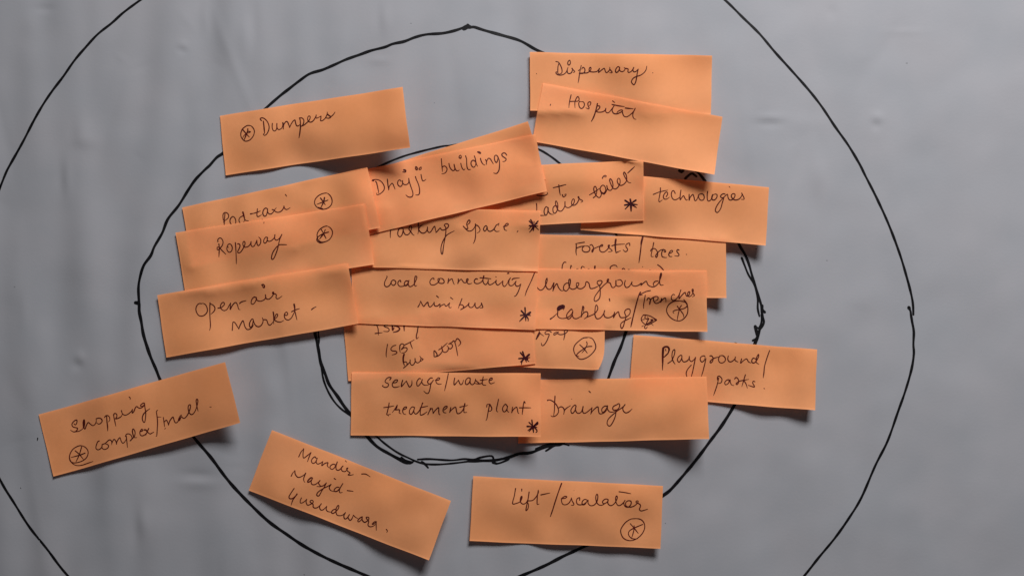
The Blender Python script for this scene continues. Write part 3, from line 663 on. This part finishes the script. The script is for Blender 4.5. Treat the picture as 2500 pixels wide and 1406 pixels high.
sticky_note('pod', rect((445, 507), (897, 409), (928, 556), (469, 653)),
 [[1, 1, 2, 5, 9], [1, 1, 2, 4, 7], [1, 2, 3, 4, 6]],
 'orange sticky note reading Pod-taxi with a circled star, partly under the Ropeway note', [
 (HW, word('Pod-taxi'), (530, 460, 8.333),
  '160,520 150,620 130,690; w3.6 145,650 145,745; 125,640 120,540 150,495 200,500 235,545 225,600 180,640 130,680; 310,575 270,620 265,690 300,740 350,740 375,720 380,660 360,600 320,570 300,590; 525,560 470,590 445,640 460,695 500,730 545,685; w3.8 525,485 545,560 560,620 570,640; 570,640 585,655 640,660; 560,640 545,685; w3.6 680,520 760,505; 760,505 830,480 880,460; 820,415 815,490 810,550 830,575 870,560 905,535; 1025,420 990,400 945,440 930,510 960,565 1000,550 1020,480 1025,415; 1025,415 1030,480 1060,520 1110,515 1150,470 1175,430 1205,395; 1120,430 1155,440 1200,480 1260,485 1320,450 1350,400 1360,360; 1360,360 1375,410 1420,430 1485,395; w3.2 1390,125 1415,160'),
 ('circled_asterisk', None, (530, 460, 8.333),
  '2220,95 2140,110 2050,160 1995,230 1985,310 2030,380 2110,420 2190,425 2270,390 2325,330 2340,250 2315,170 2260,110 2210,95; w3.4 2185,190 2165,280 2110,395; w3.4 2105,200 2165,280 2200,335; 2255,240 2165,275 2030,325; 2060,390 2150,410'),
 ], 13)

sticky_note('ropeway', rect((429, 568), (890, 498), (913, 646), (452, 716)),
 [[1, 1, 2, 6, 11], [1, 2, 3, 6, 9], [1, 2, 4, 7, 9]],
 'orange sticky note reading Ropeway with a circled star, under the Open-air market note', [
 (HW, word('Ropeway'), (520, 545, 8.333),
  '100,375 100,330 140,300 180,320 205,380 190,450 150,500 110,540 85,530 90,490 130,490 170,540 260,630; w3.8 120,425 130,500; 130,500 125,600 120,685; 310,490 290,470 320,425 360,430 390,480 385,550 345,590 300,570 280,510 300,450; 455,395 465,530 472,680 475,825; 500,420 530,420 550,455 535,510 505,570 510,600 560,590 620,500 650,430 645,375 615,380 610,440 640,485 700,480 750,440 775,375; 775,375 775,440 800,475 840,460 870,400 890,350; 890,350 900,430 925,455 965,410 970,330 930,280; 1105,290 1070,285 1035,340 1035,390 1060,405 1095,370 1110,290; 1110,290 1105,345 1145,370 1200,345 1250,290 1260,235; 1260,235 1255,310 1290,345 1340,320 1370,280 1400,230; 1400,230 1355,340 1320,500 1280,620 1240,710 1205,735 1190,700 1215,600 1280,500 1350,440 1420,435 1500,437'),
 ('circled_asterisk', None, (520, 545, 8.333),
  '2320,60 2240,80 2160,140 2120,220 2125,300 2150,350 2210,385 2290,375 2370,330 2420,250 2430,170 2390,100 2320,60; 2205,130 2250,215; w3.8 2250,215 2300,310; 2285,130 2245,220; w4 2245,220 2170,320; 2350,180 2250,210 2160,260 2115,310 2120,360 2180,400 2250,395'),
 ('ink_dot', None, (530, 460, 8.333), 'w2.4 955,685 950,715; w1.8 912,632 925,630'),
 ], 14)

sticky_note('openair', rect((384, 720), (849, 643), (875, 790), (406, 872)),
 [[2, 2, 3, 3, 4], [2, 3, 4, 5, 7], [2, 6, 6, 6, 14]],
 'orange sticky note reading Open-air market, lowest of the three stepped notes on the left', [
 (HW, word('Open-air'), (470, 690, 10.87),
  '250,555 170,555 110,620 90,710 115,800 170,870 250,885 330,850 390,770 390,680 350,590 290,550 240,550; 465,530 460,650 460,800 465,950 475,1100 470,1200 450,1265; 480,565 540,590 590,650 590,720 550,780 490,830; 675,675 760,660 830,600 850,560 820,520 770,550 740,620 745,670 790,720 850,740 920,700 975,600 1010,540; 1010,540 1000,710 1040,630 1100,550 1150,525 1190,580 1215,670 1230,705 1265,712; w3.4 1250,550 1300,510 1420,475; 1700,400 1640,380 1590,420 1560,490 1560,550 1600,570 1650,530 1690,450 1690,390 1710,460 1780,490 1860,475 1930,420 1940,320; 1935,320 1945,390 1970,430 2030,435 2100,380 2150,300 2150,250 2125,260 2130,290 2200,300 2225,330 2215,390 2240,425 2290,415 2375,355; w3.4 1840,60 1880,50 1910,90 1900,135 1875,120 1850,70'),
 (HW, word('market'), (560, 730, 11.364),
  '80,865 90,720 100,640 150,650 210,740 260,825; 260,825 300,720 370,600 400,650 430,760 490,840 570,830 640,770 670,710; 660,570 630,550 580,620 555,700 580,780 630,740 660,570; 660,570 690,670 740,740 810,765 880,730 930,640 930,560 910,510; 935,570 1030,580 1070,680 1110,720 1160,700 1210,630; w3.6 1215,360 1230,450 1230,580; 1230,580 1230,690; 1240,580 1290,430 1335,420 1330,480 1270,550; 1250,580 1330,625 1420,635 1510,590; 1545,440 1590,450 1620,410 1590,360 1545,390 1525,440 1540,530 1600,575 1650,575 1720,520 1770,430 1810,340; w4 1795,145 1810,220 1815,330; 1815,330 1845,450 1875,575; 1725,350 1830,300 1945,262; 2280,290 2340,245 2405,210'),
 ], 15)

sticky_note('playground', rect((1547, 817), (1995, 853), (1990, 1001), (1536, 966)),
 [[1, 1, 2, 5, 6], [1, 1, 2, 7, 4], [1, 1, 4, 11, 13]],
 'orange sticky note reading Playground / parks, farthest right on the sheet', [
 (HW, word('Playground'), (1600, 835, 8.621),
  'w5.4 165,130 155,300 155,480; w3.4 152,470 150,585; w5.2 160,130 200,100 260,100 290,150 270,230; w3.8 270,230 200,300 165,325; w3 215,150 225,190; 265,445 340,390 390,290 410,210 405,155 365,190 350,290 370,390 415,460; 560,290 530,275 480,320 465,380 500,420 540,370 560,290; 560,290 560,360 590,410 650,405 700,360 715,300; 715,300 720,370 760,405 810,370 845,320; 845,320 820,450 785,620 755,730; 755,480 680,570 650,650 665,735; 1045,300 1020,285 960,310 945,370 980,415 1030,380 1050,310; 1065,345 1040,460 1000,620 965,730; 1150,290 1180,285 1215,330 1205,400 1165,435 1155,400 1230,340 1350,305; 1360,285 1330,350 1350,420 1410,435 1470,390 1465,320 1410,280 1350,290; 1535,290 1525,360 1560,410 1620,400 1670,350 1685,310; 1685,310 1680,380 1740,415; 1815,350 1795,440 1850,390 1920,350 1960,410 2010,435; 2110,350 2060,335 2030,380 2040,430 2090,430 2140,370 2175,300 2170,255 2130,330 2125,420 2180,465'),
 ('slash', None, (1600, 835, 8.621), '2405,175 2350,330 2300,500 2285,640 2270,750'),
 (HW, word('parks'), (1600, 835, 8.621),
  '1310,790 1310,730 1350,715 1400,770 1390,840 1345,865 1315,860; 1335,750 1300,900 1260,1020 1225,1120; 1550,830 1550,790 1500,800 1460,850 1480,895 1540,860 1575,790; 1575,790 1580,850 1610,900 1655,910; 1670,770 1700,740 1745,780 1750,850 1720,890 1700,870 1770,820 1860,800 1965,780; 1895,685 1860,800 1820,935; 1860,800 1910,880 1935,965; 2095,830 2060,820 2050,860 2085,940 1955,905; w3.2 2285,970 2300,978'),
 ], 16, bumps=[(.95, .55, .08, .3, 3), (.9, .8, .1, .2, -2)])

sticky_note('drainage', rect((1262, 928), (1725, 919), (1731, 1071), (1265, 1082)),
 [[1, 2, 8, 20, 34], [1, 4, 10, 22, 35], [1, 2, 11, 24, 37]],
 'orange sticky note reading Drainage, right of the sewage note at the foot of the cluster', [
 (HW, word('Drainage'), (1320, 940, 10.417),
  '365,275 355,450 350,620 330,780; 180,390 170,378 240,375 340,430 420,530 455,640 435,720 370,780 300,795 260,770; 465,570 520,545 580,580 600,650 585,740; 600,640 660,580 760,515; 900,540 880,500 820,540 770,630 790,710 840,690 885,610 900,530; 900,530 885,620 920,695 980,710 1040,665 1080,540; 1080,540 1065,640 1090,705 1150,700 1230,640 1305,570; 1305,570 1290,640 1275,725; 1275,725 1330,640 1450,545 1470,640 1490,710 1540,725 1620,690 1700,600; 1700,530 1630,530 1560,590 1560,670 1600,680 1660,610 1700,520; 1700,520 1700,600 1750,670 1830,680 1910,650; 1960,480 1850,540 1835,610 1880,630 1960,610 2010,530 1990,465 1940,485; 1920,640 1900,780 1850,910 1780,1020 1730,1030 1690,970 1720,860 1830,750 1950,650 2080,560 2150,490; w3.6 2145,490 2110,540; 2145,490 2090,580 2110,660 2170,700 2250,670 2325,600; w3.4 1230,150 1270,185; w2 780,350 795,345'),
 ], 17)

sticky_note('sewage', rect((859, 908), (1320, 911), (1320, 1066), (856, 1062)),
 [[1, 2, 6, 22, 40], [0, 1, 9, 26, 40], [0, 1, 11, 29, 39]],
 'orange sticky note reading sewage/waste treatment plant with a star near its right end', [
 (HW, word('sewage'), (920, 905, 8.333),
  '265,180 290,135 220,140 170,200 180,235 235,265 225,315 170,335 110,305 130,290; 325,245 400,230 420,185 370,190 320,250 320,310 370,335 460,315; 525,190 505,260 500,320 545,270 600,205; 600,205 630,270 665,325 710,280 715,190; 890,160 860,155 815,220 820,300 850,300 900,240 925,175; 925,175 915,230 960,285 1050,290; 1130,145 1090,145 1035,210 1050,260 1090,260 1150,190; 1150,190 1100,270 1080,370 1050,450 1000,450 955,405; 1190,190 1250,185 1280,155 1250,140 1205,190 1215,245 1260,270 1315,265'),
 ('slash', None, (920, 905, 8.333), '1455,55 1430,180 1400,310 1378,405'),
 (HW, word('waste'), (920, 905, 8.333),
  '1585,145 1570,220 1575,285 1620,240 1660,190; 1660,190 1700,275 1740,260 1765,185; 1900,150 1860,140 1810,190 1805,260 1840,275 1885,230 1900,155; 1900,155 1900,240 1940,280 1990,240 2010,160; 2010,190 2080,260 2000,255; 2080,265 2140,240 2165,120; 2165,120 2145,230 2160,280 2220,292; 2105,190 2250,172; 2280,195 2340,180 2345,145 2300,160 2285,220 2320,260 2395,235'),
 (HW, word('treatment'), (920, 905, 8.333),
  '250,650 240,720 215,830 205,890 280,880; 220,890 240,915; 140,745 250,730 350,710; 415,695 370,770 315,845; 415,695 405,750 370,790 460,790 455,850 495,870; 540,790 600,760 600,730 550,750 525,810 545,870 590,885; 770,745 720,730 670,790 665,860 700,880 740,830 765,750; 765,750 755,830 790,875 850,830 900,740 925,645; 935,650 900,740 885,830 890,895 950,880 1020,830; 885,745 960,730 1035,715; 1090,755 1070,820 1040,885; 1040,885 1075,810 1125,760 1145,860; 1145,860 1190,800 1255,745 1260,830 1270,885 1290,885; 1370,790 1430,740 1420,715 1370,740 1345,800 1370,845 1410,850; 1505,745 1480,840; 1480,840 1530,780 1600,735 1620,810 1640,865 1700,850 1760,780 1790,665; w3.4 1790,665 1775,760; 1775,760 1775,840 1830,840; 1690,735 1770,715 1850,700'),
 (HW, word('plant'), (1170, 960, 13.39),
  '245,440 260,360 340,350; 340,350 300,560 270,720 250,830 220,880; 345,350 400,450 410,520 370,570 295,575; 630,190 600,340 570,480 570,570 610,600; 920,420 860,350 790,420 760,510 800,595 860,580 910,500 925,410; 925,410 910,520 930,580 970,610; 1090,450 1060,620; 1060,620 1120,520 1220,445 1250,540 1270,630 1300,655; 1500,310 1470,260 1440,400 1420,560 1405,690; 1315,468 1500,465 1690,468'),
 ('asterisk', None, (1170, 960, 13.39), '1720,870 1750,1070; w4.4 1750,1070 1775,1270; 1630,945 1750,1060 1870,1180 1890,1240 1850,1275; 1905,940 1770,1070 1590,1210; w4.6 1570,1075 1750,1080; 1750,1080 1890,1110; 1910,940 1910,1000 1770,1090 1630,1240; w7 1745,1075 1770,1095', 3.6),
 ], 18)

sticky_note('dumpers', rect((537, 283), (983, 213), (1001, 361), (551, 428)),
 [[1, 0, 14, 34, 56], [1, 5, 18, 36, 56], [1, 1, 14, 35, 57]],
 'orange sticky note reading Dumpers with a circled star before the word, right end lifted', [
 (HW, word('Dumpers'), (580, 260, 10),
  '585,350 555,320 565,290 620,285 690,330 740,400 768,480 765,560 735,640 700,690 660,710 630,690 628,675 655,665; w3.4 630,365 645,500 660,660; 850,420 845,500 860,570 900,605 945,570 960,500 960,420; 960,420 960,500 985,560 1030,565 1080,530 1100,470 1100,405; w3.4 1105,405 1120,480 1115,555; 1115,555 1130,450 1180,375 1220,385 1250,450 1270,515; 1270,515 1300,450 1350,370 1400,335 1415,400 1440,470 1480,480 1530,440; w3.2 1515,290 1530,350 1535,500 1520,650 1500,770; 1510,285 1570,285 1615,330 1615,400 1580,470 1545,490; 1545,490 1620,460 1680,410 1730,365 1760,320 1775,260 1745,235 1715,270 1715,340 1750,380 1800,385 1850,350 1890,290 1920,215; 1920,215 1915,285 1960,280 2035,240; 2035,240 2035,290 2025,350 2080,345 2140,290 2185,200 2190,140; w3.6 2190,190 2240,230 2275,260 2230,290 2160,285; 2275,260 2340,200 2380,140'),
 ('circled_asterisk', None, (580, 260, 10),
  '300,470 240,470 170,510 110,570 80,660 85,740 120,800 170,845 230,850 300,820 360,760 400,680 410,600 380,530 330,480 290,470; w3.4 135,580 210,670 285,750; w3.4 250,550 245,610 215,680 180,770 160,830; 250,610 315,625 240,660; w2 190,680 140,740 125,800'),
 ], 19, bumps=[(.12, .0, .06, .22, -1.0), (.40, .7, .10, .35, -3)])

sticky_note('shopping', rect((94, 1012), (549, 883), (587, 1031), (131, 1163)),
 [[1, 3, 6, 16, 42], [1, 4, 6, 15, 41], [1, 4, 6, 13, 40]],
 'orange sticky note reading Shopping complex/mall with a circled star, farthest left on the sheet', [
 (HW, word('Shopping'), (160, 960, 11.364),
  '235,840 275,870 310,820 315,740 260,750 190,820 180,880 220,930 330,960 320,1010 270,1060 200,1055 140,1015; 270,1060 370,1045 450,1000 500,950; w4 500,940 525,830 515,730 495,800 500,940; 500,940 540,985 580,880 630,805 690,850 760,890 820,850 850,780 850,700; 850,700 930,680 1000,710 1015,770 970,830 910,845 860,810; w3.4 980,700 1005,740; 1085,660 1110,620 1170,610 1220,660 1225,740 1190,785; w3.2 1140,620 1150,780 1165,900 1170,1035; 1345,560 1340,640 1370,780 1395,905; 1330,590 1370,550 1420,580 1420,650 1385,700 1450,690 1540,640 1575,580; w3.4 1550,475 1575,560; 1575,560 1640,600 1720,580 1810,510 1855,440; 1855,440 1850,540 1900,490 1930,410 1975,360 2030,400 2100,400 2190,340; 2190,270 2150,270 2085,320 2090,355 2140,350 2190,300; 2195,290 2205,400 2225,520 2220,660 2195,795 2150,770 2130,680 2160,580 2230,500 2340,420; w3 1765,95 1800,130 1790,165'),
 (HW, word('complex'), (160, 1020, 10.417),
  '855,580 820,600 780,700 775,770 820,805 880,785 930,720 930,670; 930,670 1010,640 1110,555 1160,570 1175,620 1175,680; 930,680 930,760 990,795 1060,770 1095,720 1070,670 1020,660; 1175,640 1230,540 1280,590 1295,660; 1295,660 1310,590 1380,495 1410,570 1450,635 1500,610 1540,540; 1525,460 1550,410 1610,400 1670,440 1690,510 1645,575; 1645,575 1700,520 1760,440 1765,340 1720,275 1700,330 1720,430 1750,490 1815,495; 1545,460 1560,600 1575,745; 1900,340 1960,320 1940,280 1895,340 1900,420 1950,450 2020,420 2070,360; w3.4 2000,300 2040,300 2090,360 2150,405; 2150,405 2245,355; 2115,265 2080,340 2040,440'),
 ('slash', None, (360, 960, 12.78), '315,525 280,560 300,720 315,900 305,1120 290,1320 265,1335; w2 310,735 430,735'),
 (HW, word('mall'), (360, 960, 12.78),
  '495,745 510,850 535,1035; 520,890 590,830 630,900 655,980; 655,980 700,850 795,735 830,830 870,910 930,895 990,810 1060,720; 1060,670 1010,720 965,830 1000,840 1060,720 1110,770 1180,755 1260,650 1320,510 1345,400 1330,345 1280,380 1270,480 1300,590 1360,655 1430,630 1500,520 1550,370 1575,230 1550,175 1520,210 1535,360 1580,550; w3.2 540,1105 565,1080; w2.8 1950,420 1995,418'),
 ('circled_asterisk', None, (160, 1020, 10.417),
  '400,700 300,720 190,790 120,900 100,1010 130,1100 200,1135 300,1130 420,1090 520,1020 570,920 565,820 500,740 400,700; 410,730 360,900 320,1000 265,1110; 245,830 350,920 460,1055; 495,890 360,940 140,1000; w3.4 110,1060 160,1140; w2.4 120,1090 200,1170 300,1205 420,1195 540,1155 700,1100'),
 ], 20)

sticky_note('mandir', rect((664, 1049), (1101, 1222), (1047, 1367), (607, 1196)),
 [[1, 6, 13, 17, 20], [1, 5, 11, 16, 18], [0, 5, 12, 17, 20]],
 'orange sticky note reading Mandir - Masjid - Gurudwara, sloping down to the right', [
 (HW, word('Mandir'), (690, 1080, 10.043),
  '395,345 450,230 515,150; 515,150 500,280 515,375 600,320 695,240; 695,240 650,350 610,465; 820,380 790,345 730,390 705,450 740,505 800,480 850,380; 850,380 825,460 850,520 920,505 985,460; 985,460 960,560 1030,510 1110,490 1095,560 1140,615; 1290,540 1240,525 1170,570 1170,630 1220,650 1280,600 1340,470; 1340,470 1310,580 1320,660 1380,670 1440,620 1480,570; 1480,570 1440,620 1460,690 1530,705 1580,660 1600,620; 1600,620 1570,630 1590,690 1655,740 1605,785 1660,795 1735,780; w3.4 1540,440 1565,470; 1940,765 2040,770 2150,835'),
 (HW, word('Masjid'), (690, 1080, 10.043),
  '210,820 250,740 300,685; 300,685 310,770 370,845 450,835 520,790 565,745; 565,745 520,860 520,930 545,970; w3.4 720,860 690,860 620,930 620,970 680,940 735,870; 735,870 700,950 720,1020 790,1025 860,980 915,925; 915,925 880,990 930,1070 840,1070; 930,1070 1000,1050 1070,985; 1070,985 1020,1090 960,1180 900,1290 860,1305 835,1270 880,1200 1000,1120 1100,1070 1185,1020; 1185,1020 1145,1090 1170,1160 1250,1195; 1380,1090 1330,1090 1270,1140 1270,1185 1330,1190 1400,1120 1475,1000; 1475,1000 1410,1110 1390,1180 1410,1225 1465,1215; w3.8 1265,875 1305,900; 1585,1170 1730,1190'),
 (HW, word('Gurudwara'), (690, 1180, 9.259),
  '260,105 190,210 145,290 160,335 220,335 280,290 335,235 325,225; 325,225 280,300 230,370 190,490; 425,320 400,380 405,435 470,420 545,350; 545,350 530,410 560,480 620,470 690,420 680,380 640,375 620,410 660,440 690,470 690,520 730,550 800,530 875,450; 875,450 835,520 860,590 920,585 995,510; 995,510 985,580 1020,625 1090,640; 1190,570 1130,600 1105,650 1140,670 1200,630 1260,560 1270,495 1240,500 1205,590 1220,690 1270,720 1350,710 1420,650; 1420,650 1385,720 1400,790 1450,780 1510,695; 1510,695 1480,760 1520,825 1560,800 1600,710; 1600,710 1640,750 1700,785; 1790,750 1740,780 1700,830 1720,860 1780,810 1800,745; 1800,745 1800,820 1850,870 1900,850 1945,810 1945,760 1890,755 1900,790 1945,850 1930,930 1970,970 2040,960 2110,910; 2120,860 2080,860 2025,910 2060,910 2115,870; 2115,870 2115,960 2118,1050; w3 2345,1030 2370,1065 2355,1095'),
 ], 21, bumps=[(.17, .93, .05, .12, 1.8)])

sticky_note('lift', rect((1155, 1162), (1618, 1185), (1613, 1338), (1147, 1320)),
 [[3, 4, 8, 11, 13], [4, 3, 7, 9, 11], [6, 1, 9, 8, 9]],
 'orange sticky note reading Lift / escalator with a circled star, lowest on the sheet', [
 (HW, word('Lift'), (1240, 1170, 6.944),
  '130,150 110,270 80,405 150,400 210,370 240,310 235,280 215,310 215,380 260,415 310,390 340,330; w3.8 235,160 235,195; w4 225,300 228,325; 360,210 340,340 305,520 340,490 350,420 330,375; 340,360 420,350 480,290 520,210 515,180; 515,180 500,280 495,380 500,420 530,412; 560,258 715,225'),
 ('slash', None, (1240, 1170, 6.944), 'w3.2 910,65 860,200 800,380 760,510 720,625'),
 (HW, word('escalator'), (1240, 1170, 6.944),
  '905,322 970,315 1000,290 960,285 910,330 925,410 980,425 1040,390 1080,310; 1075,310 1090,360 1118,410 1110,432 1075,432; 1215,350 1215,305 1170,330 1165,390 1200,425 1270,420 1320,390 1345,350 1300,335 1260,375 1265,425 1310,415 1350,350; 1360,350 1360,400 1400,440 1460,430 1510,370 1525,280 1510,245 1490,290 1500,370 1540,425 1600,430 1680,380; 1700,340 1650,330 1605,370 1620,405 1670,390 1700,340; 1700,340 1695,400 1740,440 1800,410 1845,340 1855,290 1840,275 1825,320 1840,400 1880,440 1940,410 1985,350; 1985,350 1965,400 1990,455 2040,465 2085,420 2085,365 2030,360 1995,400 2010,450 2080,465 2150,440 2200,390 2210,365 2180,360 2175,385 2240,420 2245,460 2230,500 2260,530 2370,500; 1885,205 1980,218 2085,238; w2 1119,182 1122,183'),
 ('circled_asterisk', None, (1240, 1170, 6.944),
  '2160,660 2080,670 1990,730 1920,830 1915,900 1950,980 2020,1025 2110,1030 2200,990 2280,910 2320,810 2300,720 2240,670 2150,658; 2075,745 2140,820 2210,910; 2285,758 2140,820 2060,870 2045,930 2090,990 2150,1005 2200,1000; 2140,780 2140,830 2120,920 2100,980'),
 ], 22, bumps=[(.30, 1.0, .05, .2, -2.5)])
